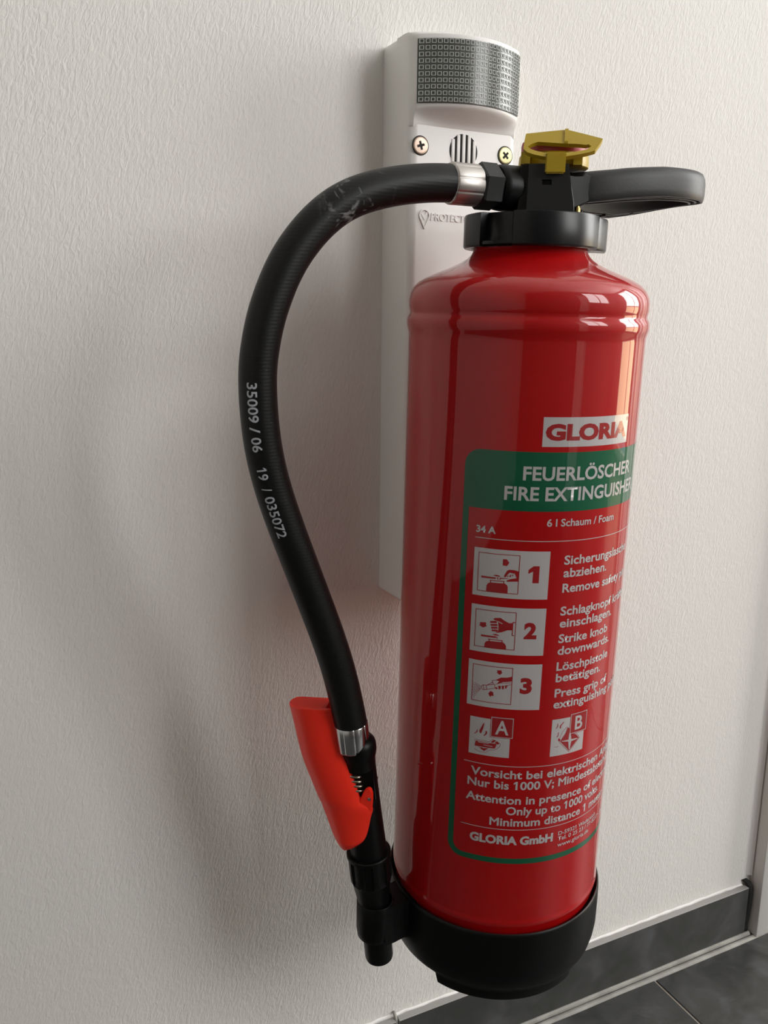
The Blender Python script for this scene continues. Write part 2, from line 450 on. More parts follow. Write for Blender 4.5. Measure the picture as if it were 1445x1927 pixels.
# two cross-head screws
for (sx, sz, mm_, a0) in ((9.6, 135.0, 'zinc_pink', 0.28), (80.8, 134.7, 'zinc', 0.78)):
    def sp(r, a, d): return Vector((sx + r * math.cos(a), -(BD + d), sz + r * math.sin(a))) * MM
    bm = bmesh.new()
    rings(bm, [[sp(r, 2 * PI * k / 40, d) for k in range(40)] for r, d in ((6.0, -0.3), (5.9, 0.5), (5.5, 0.8), (4.8, 0.9), (0.01, 1.0))], True, (False, False))
    s = upart('screw', bm, M[mm_], unit, 30)
    bm = bmesh.new()
    star = []
    for k in range(4):
        a = a0 + k * PI / 2
        star += [(3.1, a - 0.26), (3.1, a + 0.26), (1.25, a + PI / 4)]
    v = [bm.verts.new(sp(r, a, 1.05)) for r, a in star]; c0 = bm.verts.new(sp(0, 0, 1.05))
    for k in range(len(v)): bm.faces.new((c0, v[k], v[(k + 1) % len(v)]))
    upart('cross_shade', bm, M['recess_shade'], s)  # flat star, coloured dark like the shade in a cross slot
    bm = bmesh.new()
    rings(bm, [[sp(r, 2 * PI * k / 40, d) for k in range(40)] for r, d in ((6.7, 0.03), (5.95, 0.05))], True)
    upart('seat_shade', bm, M['recess_shade'], s)  # flat ring, shade around the screw head put into its colour

def _extent(body, bold, right=False):
    cu = bpy.data.curves.new('text', 'FONT'); cu.body = body; cu.size = 1.0; cu.offset = bold
    to = bpy.data.objects.new('text', cu); COL.objects.link(to); bpy.context.view_layer.update()
    me = bpy.data.meshes.new_from_object(to.evaluated_get(bpy.context.evaluated_depsgraph_get()))
    xs = [v.co.x for v in me.vertices]; bpy.data.objects.remove(to); bpy.data.curves.remove(cu); bpy.data.meshes.remove(me)
    return max(xs) if right else max(xs) - min(xs)
# --- flat text helper: returns list of (verts2d, faces) scaled to a box
def text_bm(body, x0, y0, cap, width=None, bold=0.0, align='LEFT', shear=0.0, sx=None, depth=0.0, cut=3.0):
    """text as a flat bmesh in mm: baseline y0, left edge x0, capital height cap; width or sx sets the horizontal scale"""
    cu = bpy.data.curves.new('text', 'FONT'); cu.body = body; cu.size = 1.0; cu.offset = bold; cu.shear = shear
    cu.resolution_u = 3; cu.extrude = 0.0; cu.fill_mode = 'BOTH' if depth else 'FRONT'
    to = bpy.data.objects.new('text', cu); COL.objects.link(to)
    bpy.context.view_layer.update()
    me = bpy.data.meshes.new_from_object(to.evaluated_get(bpy.context.evaluated_depsgraph_get()))
    bpy.data.objects.remove(to); bpy.data.curves.remove(cu)
    bm = bmesh.new(); bm.from_mesh(me); bpy.data.meshes.remove(me)
    if '1' in body and len(body) >= 1:
        wb = _extent('1', bold)
        for i, ch in enumerate(body):
            if ch != '1': continue
            xr = _extent(body[:i + 1], bold, True)
            xl = xr - wb; q = CAPH / 0.7
            P = [(xl + 0.004, CAPH + bold), (xl - 0.15 * q, CAPH - 0.13 * q), (xl - 0.15 * q, CAPH - (0.20 * q + bold * 2.2)), (xl + 0.004, CAPH - (0.085 * q + bold * 2.2))]
            bm.faces.new([bm.verts.new((x, y, 0)) for x, y in reversed(P)])
    for i, ch in enumerate(body):
        if ch != 'M' or bold <= 0: continue
        o_ = _extent(body[:i + 1], bold, True) - 0.709 - bold; q = bold
        dead = [f for f in bm.faces if o_ + 0.05 - q < f.calc_center_median().x < o_ + 0.73 + q]
        bmesh.ops.delete(bm, geom=dead, context='FACES')
        P = [(0.073 - q, -q), (0.171 + q, -q), (0.171 + q, 0.531 - 2.2 * q), (0.383, 0.267 - q), (0.399, 0.267 - q), (0.611 - q, 0.531 - 2.2 * q), (0.611 - q, -q), (0.709 + q, -q), (0.709 + q, 0.682 + q), (0.618 - 0.6 * q, 0.682 + q), (0.391, 0.402 + 1.3 * q), (0.165 + 0.6 * q, 0.682 + q), (0.073 - q, 0.682 + q)]
        mv = [bm.verts.new((o_ + x, y, 0)) for x, y in P]
        for t in tessellate_polygon([[Vector((x, y, 0)) for x, y in P]]):
            bm.faces.new([mv[k] for k in t])
    xs = [v.co.x for v in bm.verts]; mn, mx_ = min(xs), max(xs)
    ky = cap / CAPH
    kx = (width / (mx_ - mn)) if width else (ky * (sx or 1.0))
    for v in bm.verts: v.co = Vector((x0 + (v.co.x - mn) * kx, y0 + v.co.y * ky, 0))
    if cut:
        xa = min(v.co.x for v in bm.verts); xb = max(v.co.x for v in bm.verts)
        k = math.floor(xa / cut) + 1
        while k * cut < xb:
            bmesh.ops.bisect_plane(bm, geom=bm.verts[:] + bm.edges[:] + bm.faces[:], plane_co=(k * cut, 0, 0), plane_no=(1, 0, 0), dist=1e-5)
            k += 1
    return bm
def _caph():
    cu = bpy.data.curves.new('text', 'FONT'); cu.body = 'H'; cu.size = 1.0
    to = bpy.data.objects.new('text', cu); COL.objects.link(to); bpy.context.view_layer.update()
    me = bpy.data.meshes.new_from_object(to.evaluated_get(bpy.context.evaluated_depsgraph_get()))
    h = max(v.co.y for v in me.vertices); bpy.data.objects.remove(to); bpy.data.curves.remove(cu); bpy.data.meshes.remove(me)
    return h
CAPH = _caph()
# embossed lettering and map-pin emblem below the speaker
bm = text_bm('PROTECTOR', 19.0, 85.4, 4.8, width=37.5, bold=0.02, shear=0.10, cut=0)
fs = bmesh.ops.extrude_face_region(bm, geom=bm.faces[:])
for v in [g for g in fs['geom'] if isinstance(g, bmesh.types.BMVert)]: v.co.z = 0.7
for v in bm.verts: v.co = Vector((v.co.x, -(BD - 0.05 + v.co.z), v.co.y)) * MM
upart('embossed_lettering', bm, M['white_plastic'], unit, 30)
pin = [(13.8 + 4.4 * math.sin(a), 88.2 + 4.4 * math.cos(a)) for a in [-2.25 + 4.5 * k / 22 for k in range(23)]] + [(13.8, 78.8)]
pin_in = [(13.8 + 3.5 * math.sin(a), 88.2 + 3.5 * math.cos(a)) for a in [-2.25 + 4.5 * k / 22 for k in range(23)]] + [(13.8, 80.6)]
bm = bmesh.new()
rings(bm, [[Vector((x, -(BD + d), z)) * MM for x, z in pl] for pl, d in ((pin, -0.1), (pin, 0.8), (pin_in, 0.8), (pin_in, -0.1))], True)
tick = [(10.9, 89.3), (12.4, 91.0), (13.6, 88.6), (15.8, 91.2), (17.0, 90.1), (13.8, 85.0)]
b2 = extrude_poly(tick, lambda p: Vector((p[0], -(BD - 0.1), p[1])) * MM, lambda p: Vector((p[0], -(BD + 0.5), p[1])) * MM)
me_t = bpy.data.meshes.new('t'); b2.to_mesh(me_t); b2.free(); bm.from_mesh(me_t); bpy.data.meshes.remove(me_t)
upart('pin_emblem', bm, M['white_plastic'], unit, 30)
# hook that carries the cylinder, hidden behind it
bm = bmesh.new(); box(bm, (0.022, -0.0668, -0.020), (0.048, -0.0400, 0.012), 0.002); upart('hanging_hook', bm, M['satin_black'], unit, 40)

# ------------------------------------------------------------------ fire extinguisher
BASE_H = -442.0
TILT = 0.029639
E0 = Vector((0.034515, -0.142883, 0)) + Matrix.Rotation(TILT, 3, 'X') @ Vector((0, 0, BASE_H * MM))
ext = empty('fire_extinguisher', E0); ext.rotation_euler = (TILT, 0, 0)
tag(ext, 'red foam fire extinguisher with black hose hanging against the white wall', 'fire extinguisher')
EI = Matrix.Translation((0, 0, -BASE_H * MM))
def epart(name, bm, m, parent=ext, smooth=None, recalc=True):
    for v in bm.verts: v.co.z -= BASE_H * MM
    return obj(name, bm, m, parent, smooth, recalc)
C35, S35 = math.cos(math.radians(35.4)), math.sin(math.radians(35.4))
def K(s, e, h=None):
    """frame turned 35 degrees about the cylinder axis (the valve head is screwed on at that angle)"""
    x, y = C35 * s + S35 * e, -S35 * s + C35 * e
    return (x, y) if h is None else Vector((x, y, h))

# cylinder body with its rolled bead near the shoulder
R0 = 75.0
prof = [(40, -411), (60, -406.5), (68, -401), (72, -394), (73.8, -387), (74.5, -383), (75.2, -379.8), (75.5, -378.2), (75.4, -376.8), (75.05, -375.6), (75, -374), (75, -340), (75, -200), (75, -60), (75, -5), (75.05, 3), (75.2, 5.6), (75.9, 8), (76.45, 10.2), (76.45, 13.2), (76.0, 15.4), (75.0, 16.9), (74.75, 18.0), (75.1, 19.6), (75.5, 21.5), (75.45, 26), (74.8, 29.5), (73.0, 33.2), (70.0, 36.4), (65.5, 39.2), (58.5, 42.4), (50.0, 45.8), (44.0, 48.6), (39.8, 51.2), (37.2, 53.6), (36.0, 55.4), (35.6, 57.0), (35.5, 64)]
body = epart('cylinder_body', lathe(prof, 256), M['red'], smooth=180)
body['label'] = 'glossy red steel cylinder'
# base cup
def notch(th, r, h):
    d = (math.degrees(th) + 180) % 360 - 180
    if h < -435.9 and any(a <= d <= b for a, b in ((23, 55), (-104, -64), (110, 142), (-165, -140))):
        return (r, -435.9)
    return r, h
prof = [(20, -406), (74.0, -405), (75.55, -398), (75.6, -386.6), (76.0, -385.0), (76.8, -384.4), (77.6, -384.9), (77.9, -387), (78.2, -400), (78.1, -414), (77.3, -421), (75.6, -428), (73.2, -432.6), (71.2, -434.8), (70.3, -436.0), (69.8, -438), (69.6, -443.2), (69.0, -444.2), (67.6, -444.4), (66.4, -443.6), (66.0, -436.4), (20, -435)]
base = epart('base_cup', lathe(prof, 192, fn=notch), M['black_plastic'], smooth=50)
# clip ring and arm that hold the nozzle
NA, NB = (-115.0, 0.0, -250.0), (-93.6, 0.0, -436.0)
def nax(h): t = (h - NA[2]) / (NB[2] - NA[2]); return NA[0] + (NB[0] - NA[0]) * t
bm = bmesh.new()
cxr = nax(-400)
rows = []
for r, h in ((11.4, -386), (12.0, -385.3), (12.9, -385.3), (13.4, -386.2), (13.3, -408), (12.6, -413.6), (11.2, -415.5), (10.4, -415.0), (11.3, -410)):
    rows.append([Vector((cxr + r * math.cos(a), r * math.sin(a), h)) * MM for a in [2 * PI * k / 48 for k in range(48)]])
rings(bm, rows, True, loop=True)
arm = [(cxr + 2, -13.1), (cxr + 10, -12.4), (cxr + 18, -10.8), (-74, -13.0), (-70, -16), (-70, 16), (-74, 13.0), (cxr + 18, 10.8), (cxr + 10, 12.4), (cxr + 2, 13.1), (cxr + 9.5, 8.5), (cxr + 12.3, 0), (cxr + 9.5, -8.5)]
ap = lambda h: (lambda p: Vector((p[0], p[1], h)) * MM)
b2 = extrude_poly(arm, ap(-386.0), ap(-416.0))
me_t = bpy.data.meshes.new('t'); b2.to_mesh(me_t); b2.free(); bm.from_mesh(me_t); bpy.data.meshes.remove(me_t)
epart('nozzle_clip', bm, M['black_plastic'], base, 40)

# collar nut at the neck: notched ring with a lug
def collar_r(th):
    d = (math.degrees(th) - 35.4 + 180) % 360 - 180          # 0 = towards the valve front
    for a, b in ((-45.5, -17.5), (195 - 360, 222 - 360)):
        if a <= d <= b: return 36.4
        if b < d < b + 3.2: return 36.4 + (42.2 - 36.4) * (d - b) / 3.2 * 0.9
    if 74 < d < 78: return 38.2
    if 78 <= d <= 117: return 38.2 + 15.6 * (d - 78) / 39
    return 42.2
bm = bmesh.new(); rows = []
angs = []
for k in range(720): angs.append(math.radians(k * 0.5))
def cring(scale, h):
    row = []
    for th in angs:
        r = collar_r(th + math.radians(70.8)) + scale
        row.append(Vector((r * math.sin(th), -r * math.cos(th), h)) * MM)
    return row
def plain(r, h): return [Vector((r * math.sin(t), -r * math.cos(t), h)) * MM for t in angs]
rings(bm, [plain(36.8, 63), plain(37.2, 58.4), plain(37.6, 57.7), cring(-0.9, 57.5), cring(-0.2, 58.2), cring(0, 59.0), cring(0, 76.2), cring(-0.35, 77.0), cring(-1.4, 77.3), plain(33.0, 77.4), plain(10, 77.4)], True, (False, True))
collar = epart('collar_nut', bm, M['satin_black'], smooth=32)
bm = lathe([(36.0, 58.6), (40.8, 58.6), (41.0, 59.0), (41.0, 60.6), (36.0, 60.8)], 128, caps=(False, False))
epart('collar_flange', bm, M['satin_black'], collar, 40)

# valve block
bm = bmesh.new()
def vrow(h, hw_l, hw_r, ef, eb, rc):
    pts = []
    corners = ((hw_l, ef, PI, 1), (hw_r, ef, 1.5 * PI, 1), (hw_r, eb, 0, -1), (hw_l, eb, 0.5 * PI, -1))
    for (s, e, a0, _) in corners:
        cs = s + rc if s < 10 else s - rc; ce = e + rc if e < 0 else e - rc
        for k in range(5):
            a = a0 + (PI / 2) * k / 4
            pts.append(K(cs + rc * math.cos(a), ce + rc * math.sin(a), h) * MM)
    return pts
rows = [vrow(h, l_, r_, ef, 26, rc) for h, l_, r_, ef, rc in ((76, -10, 25.0, -20, 1.0), (84, -9, 24.3, -20, 1.0), (102.5, -8.5, 19.8, -20, 1.0), (104.8, -8.0, 19.4, -19.6, 1.0), (105.7, -7.0, 18.6, -18.6, 1.0))]
rings(bm, rows, True, (True, True))
valve = epart('valve_body', bm, M['black_plastic'], smooth=30)
# flat front boss with the small rectangular slot
def boss_pt(u, v, e):
    l_, r_ = -3.6, 24.6 + (19.6 - 24.6) * v
    return K(l_ + (r_ - l_) * u, e, 78 + (105.2 - 78) * v) * MM
bm = bmesh.new()
us = [0, 0.335, 0.555, 1]; vs_ = [0, 0.565, 0.675, 1]
g = [[bm.verts.new(boss_pt(u, v, -21.6)) for v in vs_] for u in us]
gb = [[bm.verts.new(boss_pt(u, v, -15.0)) for v in vs_] for u in us]
for i in range(3):
    for j in range(3):
        if (i, j) == (1, 1):
            q = [g[1][1], g[2][1], g[2][2], g[1][2]]
            w = [bm.verts.new(boss_pt(us[a], vs_[c], -17.5)) for a, c in ((1, 1), (2, 1), (2, 2), (1, 2))]
            for k in range(4): bm.faces.new((q[k], q[(k + 1) % 4], w[(k + 1) % 4], w[k]))
            bm.faces.new(w)
        else: bm.faces.new((g[i][j], g[i + 1][j], g[i + 1][j + 1], g[i][j + 1]))
for i in range(3):
    bm.faces.new((g[i][0], g[i + 1][0], gb[i + 1][0], gb[i][0])); bm.faces.new((g[i][3], g[i + 1][3], gb[i + 1][3], gb[i][3]))
    bm.faces.new((g[0][i], g[0][i + 1], gb[0][i + 1], gb[0][i])); bm.faces.new((g[3][i], g[3][i + 1], gb[3][i + 1], gb[3][i]))
epart('front_boss', bm, M['grey_plastic'], valve)
# hose port, hexagon nut
bm = axis_lathe([(13.6, 0), (13.4, 30), (13.0, 33.5), (12.2, 34.5), (9, 35)], (6, 0, 92.6), (-40, 0, 92.6), 48)
epart('hose_port', bm, M['black_plastic'], valve, 40)
bm = bmesh.new(); rows = []
for r, x in ((9, -28.0), (12.6, -28.6), (13.6, -29.8), (13.6, -40.6), (12.8, -41.8), (9, -42)):
    rows.append([Vector((x, r * math.sin(a), 92.6 + r * math.cos(a))) * MM for a in [PI / 6 + PI / 3 * k + 0.30 for k in range(6)]])
rings(bm, rows, True, (True, True))
epart('hexagon_nut', bm, M['grey_plastic'], valve, 20)
bm = axis_lathe([(0.5, 0), (2.0, 0.3), (2.0, 6), (1.2, 7.5), (1.2, 9)], K(27.5, 6, 77.0), K(27.5, 6, 90), 16)
vp = epart('safety_valve', bm, M['brass'], valve, 40)

# carrying handle: rounded hoop, hollow and ribbed underneath
near = [(22, -9), (34, -14.5), (50, -19), (70, -22.4), (90, -23.4), (108, -21.8), (122, -17.2), (132, -10.0), (136.6, -4.6)]
outl = [Vector((x, y, 0)) for x, y in near] + [Vector((137.8, 0, 0))] + [Vector((x, -y, 0)) for x, y in reversed(near)]
outl = catmull(outl, 7)
def tab(x, T):
    if x <= T[0][0]: return T[0][1]
    for (a, va), (b, vb) in zip(T, T[1:]):
        if x <= b: return va + (vb - va) * (x - a) / (b - a)
    return T[-1][1]
ZN = [(20, 86), (40, 89), (58, 91.3), (86, 93.6), (125, 94.6), (140, 94.6)]
ZF = [(20, 85), (50, 82.6), (78, 83), (100, 86.6), (129, 92.2), (140, 94)]
def zbot(x, y):
    k = (y + 22) / 44; k = max(0, min(1, k))
    return tab(x, ZN) * (1 - k) + tab(x, ZF) * k
sec = [(0.9, 0.0), (0.2, 1.8), (0, 4.5), (0, 11), (0.5, 14.5), (1.8, 17.2), (4.2, 18.8), (6.4, 18.8), (8.8, 17.4), (9.8, 15), (9.9, 2), (9.6, 0), (8.4, 0), (8.2, 5), (6.2, 5), (6.0, 0.3), (4.6, 0.3), (4.4, 5), (2.4, 5), (2.2, 0)]
bm = bmesh.new(); rows = []
NP = len(outl)
for i, p in enumerate(outl):
    t = (outl[min(NP - 1, i + 1)] - outl[max(0, i - 1)]).normalized(); nrm = Vector((-t.y, t.x, 0))
    row = []
    for d, z in sec:
        q = p + nrm * d
        row.append(Vector((q.x, q.y, zbot(q.x, q.y) + z)) * MM)
    rows.append(row)
rings(bm, rows, True, (False, False))
handle = epart('carrying_handle', bm, M['grey_plastic'], smooth=40)
bm = bmesh.new()
for i in range(6, NP - 6, 9):
    p = outl[i]; t = (outl[i + 1] - outl[i - 1]).normalized(); nrm = Vector((-t.y, t.x, 0))
    z = zbot(p.x, p.y)
    c = [p + nrm * 1.2 - t * 0.5, p + nrm * 1.2 + t * 0.5, p + nrm * 9.0 + t * 0.5 + t * 2, p + nrm * 9.0 - t * 0.5 + t * 2]
    lo = [bm.verts.new(Vector((q.x, q.y, z + 0.3)) * MM) for q in c]; hi = [bm.verts.new(Vector((q.x, q.y, z + 6)) * MM) for q in c]
    bm.faces.new(lo); bm.faces.new(list(reversed(hi)))
    for k in range(4): bm.faces.new((lo[k], lo[(k + 1) % 4], hi[(k + 1) % 4], hi[k]))
ribs = epart('rib', bm, M['grey_plastic'], handle); ribs['kind'] = 'stuff'
bm = bmesh.new()
rows = []
for x, w, z0, z1 in ((10, 13, 79, 104.6), (22, 12.5, 82, 104.4), (32, 13.6, 86.5, 105.2), (38, 12.0, 88.8, 105.0)):
    rows.append([Vector((x, y, z)) * MM for y, z in ((-w, z0 + 1.5), (-w, z1 - 3), (-w + 3, z1 - 0.4), (w - 3, z1 - 0.4), (w, z1 - 3), (w, z0 + 1.5), (w - 1.5, z0), (-w + 1.5, z0))])
rings(bm, rows, True, (True, True))
epart('handle_root', bm, M['black_plastic'], handle, 40)

# strike knob and its yellow cup
kx, ky = K(11.0, 7.8)
bm = lathe([(14, 105.9), (20.4, 105.9), (21.4, 106.6), (21.6, 108.6), (21.3, 113.0), (20.6, 113.8), (19.8, 113.8)], 96, kx, ky)
cup = epart('knob_cup', bm, M['yellow'], smooth=40)
bm = bmesh.new()
for s0, s1, e0, e1, h0, h1 in ((-8.6, -3.2, -16.5, -8, 105.8, 112.6), (22.4, 27.6, -16.0, -6, 105.4, 112.6)):
    vs4 = [(s0, e0), (s1, e0), (s1, e1), (s0, e1)]
    lo = [bm.verts.new(K(a, b_, h0) * MM) for a, b_ in vs4]; hi = [bm.verts.new(K(a, b_, h1) * MM) for a, b_ in vs4]
    bm.faces.new(lo); bm.faces.new(hi)
    for k in range(4): bm.faces.new((lo[k], lo[(k + 1) % 4], hi[(k + 1) % 4], hi[k]))
epart('cup_lug', bm, M['yellow'], cup)
bm = lathe([(19.6, 112), (20.2, 113.8), (20.4, 119.0), (19.8, 121.2), (18.0, 122.4), (8, 122.8)], 96, kx, ky)
epart('strike_knob', bm, M['knob_red'], smooth=40)
# yellow pull tab: hexagonal plate with an oval opening, leaning back, and its front tongue
TA = math.radians(50); WK = 0.655
def clip_pt(s, w, d):
    w = w * WK
    e = -22 + w * math.cos(TA) - d * math.sin(TA) * -1 * -1
    h = 111.5 + w * math.sin(TA) + d * math.cos(TA)
    return K(s, e, h) * MM
outer = [(-6.6, 24.0), (5, 26.6), (17.5, 28.9), (28, 22.9), (38.4, 16.8), (37.4, 12.2), (34.2, 1.8), (30.5, -0.6), (25.4, -2.9), (18, -5.4), (11.4, -6.3), (4.6, -5.4), (-1.2, -2.8), (-4.9, -0.1), (-7.4, 4.4), (-7.2, 14)]
inner = [(0.8, 13.2), (5, 12.6), (17.3, 10.8), (24, 10.2), (29.0, 8.9), (30.2, 9.8), (31.9, 7.2), (29.5, 3.4), (25.6, 1.3), (18, -0.7), (11.3, -1.4), (4.6, -0.5), (0.0, 1.8), (-3.6, 4.6), (-5.0, 7.3), (-2.8, 10.8)]
bm = bmesh.new()
TK = 2.6
rings(bm, [[clip_pt(*p, -TK) for p in inner], [clip_pt(*p, -TK) for p in outer], [clip_pt(*p, 0) for p in outer], [clip_pt(*p, 0) for p in inner]], True, loop=True)
es = [e for e in bm.edges if len(e.link_faces) == 2 and e.calc_face_angle(0) > 0.9]
bmesh.ops.bevel(bm, geom=es, offset=0.0007, segments=2, affect='EDGES')
ptab = epart('pull_tab', bm, M['yellow'], smooth=30)
ptab['label'] = 'yellow safety pull tab'
bm = bmesh.new()
rows = []
for w, d0, d1 in ((11.2, -0.4, 0.3), (12.4, -0.4, 1.0), (28.4, -0.4, 1.0)):
    rows.append([clip_pt(17.3 - 1.0, w, d0 * 1.0), clip_pt(17.3 + 1.0, w, d0), clip_pt(17.3 + 1.0, w, d1), clip_pt(17.3 - 1.0, w, d1)])
rings(bm, rows, True, (True, True))
epart('tab_rib', bm, M['yellow'], ptab)
bm = bmesh.new()
lo_, hi_ = K(12, -24.4, 99.3), K(12, -24.4, 112)
vs8 = []
for h in (99.3, 111.2):
    for s, e in ((6.1, -25.2), (18.2, -25.2), (18.2, -21.7), (6.1, -21.7)):
        vs8.append(bm.verts.new(K(s * 0.972, e, h) * MM))
for f in ((0, 1, 2, 3), (4, 5, 6, 7), (0, 1, 5, 4), (1, 2, 6, 5), (2, 3, 7, 6), (3, 0, 4, 7)): bm.faces.new([vs8[k] for k in f])
bmesh.ops.recalc_face_normals(bm, faces=bm.faces)
bmesh.ops.bevel(bm, geom=bm.edges[:], offset=0.0008, segments=2, affect='EDGES')
epart('tab_tongue', bm, M['yellow'], ptab, 40)

# hose: runs in the plane of the valve port, parallel to the wall
HP = [(-45, 92.6), (-61.9, 92.5), (-84.5, 90.3), (-106.9, 85.6), (-125.6, 78.6), (-140.0, 68.8), (-152.6, 55.7), (-162.3, 41.6), (-169.5, 26.0), (-174.6, 11.0), (-177.9, -5.0), (-179.2, -18.0), (-178.9, -35.6), (-176.6, -58.4), (-171.6, -81.0), (-164.0, -104.6), (-154.7, -130.0), (-145.4, -155.0), (-136.6, -179.0), (-129.0, -202.5), (-123.2, -225.0), (-119.2, -243.8), (-116.4, -258)]
hp = catmull([(x, 0, z) for x, z in HP], 8)
# smooth and arc length
for _ in range(10):
    hp = [hp[0]] + [(hp[i - 1] + hp[i] * 2 + hp[i + 1]) / 4 for i in range(1, len(hp) - 1)] + [hp[-1]]
arc = [0.0]
for a, b_ in zip(hp, hp[1:]): arc.append(arc[-1] + (b_ - a).length)
def hose_at(s):
    s = max(0.0, min(arc[-1] - 1e-6, s))
    lo2, hi2 = 0, len(arc) - 1
    while hi2 - lo2 > 1:
        mid = (lo2 + hi2) // 2
        if arc[mid] <= s: lo2 = mid
        else: hi2 = mid
    f = (s - arc[lo2]) / (arc[hi2] - arc[lo2])
    def tan(i): return (hp[min(len(hp) - 1, i + 1)] - hp[max(0, i - 1)]).normalized()
    T = tan(lo2).lerp(tan(hi2), f).normalized()
    return hp[lo2].lerp(hp[hi2], f), T
HR = 10.85
def hose_surf(s, ang, r):
    """ang 0 faces the room (-Y), positive turns to the inside of the bend (+X/-T cross)"""
    p, T = hose_at(s)
    out = Vector((0, -1, 0)); side = T.cross(out)       # to the right of the running direction seen from the room
    return p + (out * math.cos(ang) + side * math.sin(ang)) * r
NS = 150
bm = bmesh.new()
rings(bm, [[hose_surf(arc[-1] * i / NS, 2 * PI * k / 40, HR) * MM for k in range(40)] for i in range(NS + 1)], True, (True, True))
hose = epart('hose', bm, M['rubber'], smooth=180)
hose['label'] = 'black rubber hose'
# crimped aluminium ferrules
def ferrule(A, B, L, r, n, notch_end):
    A = Vector(A); B = Vector(B)
    def fn(th, r_, t):
        k = (th * n / (2 * PI)) % 1.0
        return r_ - (0.32 if k < 0.07 else 0.0) - 0.18 * (1 - math.cos((k - 0.5) * 2 * PI)) * 0.5
    return axis_lathe([(r - 1.6, 0), (r - 0.3, 0), (r, 0.5), (r, L - 1.2), (r - 0.25, L - 0.6), (r - 1.2, L)], A, B, 144, fn=fn)
bm = ferrule((-42.2, 0, 92.6), (-66, 0, 92.5), 18.6, 12.0, 9, True)
f1 = epart('ferrule', bm, M['alu'], hose, 40)
p1, T1 = hose_at(arc[-1] - 13.5)
bm = ferrule(p1, p1 + Vector((NB[0] - NA[0], 0, NB[2] - NA[2])), 19.0, 11.45, 9, True)
epart('ferrule', bm, M['steel'], hose, 40)
# white serial print along the hose
def find_s(z, lo2=0.2):
    best = None
    for i in range(int(arc[-1] * 4)):
        s = i / 4
        p, T = hose_at(s)
        if T.z < -0.3 and abs(p.z - z) < 0.13: return s
    return 0
bm_all = bmesh.new()
def hose_text(body, s0, s1, ht, a0):
    b = text_bm(body, 0, -ht / 2, ht, width=s1 - s0, bold=0.016, cut=1.0)
    k = -ht / 2
    while k < ht / 2:
        bmesh.ops.bisect_plane(b, geom=b.verts[:] + b.edges[:] + b.faces[:], plane_co=(0, k, 0), plane_no=(0, 1, 0), dist=1e-5); k += 1.0
    for v in b.verts:
        v.co = hose_surf(s0 + v.co.x, a0 + v.co.y / HR * SGN, HR + 0.10) * MM
    me2 = bpy.data.meshes.new('t'); b.to_mesh(me2); b.free(); bm_all.from_mesh(me2); bpy.data.meshes.remove(me2)
SGN = -1
S_REF = find_s(-13.3)
A0 = math.radians(35) 
for body, d0, d1 in (('35009', 8.2, 29.8), ('/', 32.2, 35.6), ('06', 38.0, 46.2), ('19', 55.2, 62.4), ('/', 67.2, 69.2), ('035072', 72.4, 98.6)):
    hose_text(body, S_REF + d0, S_REF + d1, 5.6, A0)
epart('serial_print', bm_all, M['hose_print'], hose, recalc=False)

# nozzle
def noz_fn(th, r, t):
    if 99 < t < 119 and r > 14.2:
        k = (th * 9 / (2 * PI) + 0.2) % 1.0
        return r if (k < 0.34) else r - 1.5
    c = 0.579 * math.cos(th) - 0.815 * math.sin(th)
    if 27.9 < t < 50.1 and r * c > 5.0: return 5.0 / c      # pocket for the spring
    return r
prof = [(6, 5), (9.6, 6.5), (11.4, 8.6), (12.2, 11.4), (12.3, 15), (11.7, 18.6), (11.0, 21), (10.7, 27.8), (10.72, 28), (11.15, 50), (11.2, 50.2), (11.4, 60), (12.4, 86), (12.7, 94), (12.7, 95.6), (14.8, 95.6), (15.4, 96.2), (15.4, 98.2), (15.0, 99.4), (15.0, 106), (14.9, 112), (14.7, 116.5), (13.9, 118.6), (13.5, 119.5), (11.4, 134), (10.9, 140), (10.4, 152), (10.2, 166), (10.1, 184.5), (9.6, 186.4), (8.4, 187.2), (3, 187.2)]
nozzle = epart('nozzle', axis_lathe(prof, NA, NB, 144, fn=noz_fn), M['black_plastic'], smooth=40)
# red trigger lever: a hollow channel, turned the same way as the valve head
EN = -63.7
def KN(s_, e, h): return K(s_, EN + e, h) * MM
rowsL = [((-139.6, -237.4), (-110.0, -236.0), 0.80), ((-140.6, -238.0), (-108.6, -236.6), 0.80), ((-140.2, -240.0), (-108.2, -238.6), 0.80), ((-137.4, -252), (-105.4, -249), 0.5), ((-132.3, -274), (-100.2, -267), 0.4), ((-125.6, -292), (-92.4, -287), 0.36), ((-120.8, -304), (-88.2, -297.6), 0.34), ((-119.0, -308.4), (-80.6, -303), 0.32), ((-115.0, -318.5), (-81.6, -311), 0.32), ((-111.0, -328.5), (-83.6, -322.6), 0.35), ((-108.0, -334.6), (-86.4, -329.2), 0.45), ((-104.8, -338.4), (-91.6, -334.6), 0.6), ((-101.4, -339.8), (-97.6, -337.8), 0.8)]
HL = 13.2
secL = [(1.0, -10.2), (0.93, -11.5), (0.82, -12.6), (0.68, -13.2), (0.52, -13.0), (0.38, -12.0), (0.26, -10.4), (0.155, -7.8), (0.07, -4.4), (0.02, -0.6), (0, 4.0), (0.016, 8.0), (0.07, 11.6), (0.18, HL), (1.0, HL), (1.0, 10.6), (None, 10.2), (None, -8.0), (1.0, -8.2)]
bm = bmesh.new(); rows = []
ro = catmull([(a[0], 0, a[1]) for a, b_, w in rowsL], 4); ri = catmull([(b_[0], w, b_[1]) for a, b_, w in rowsL], 4)
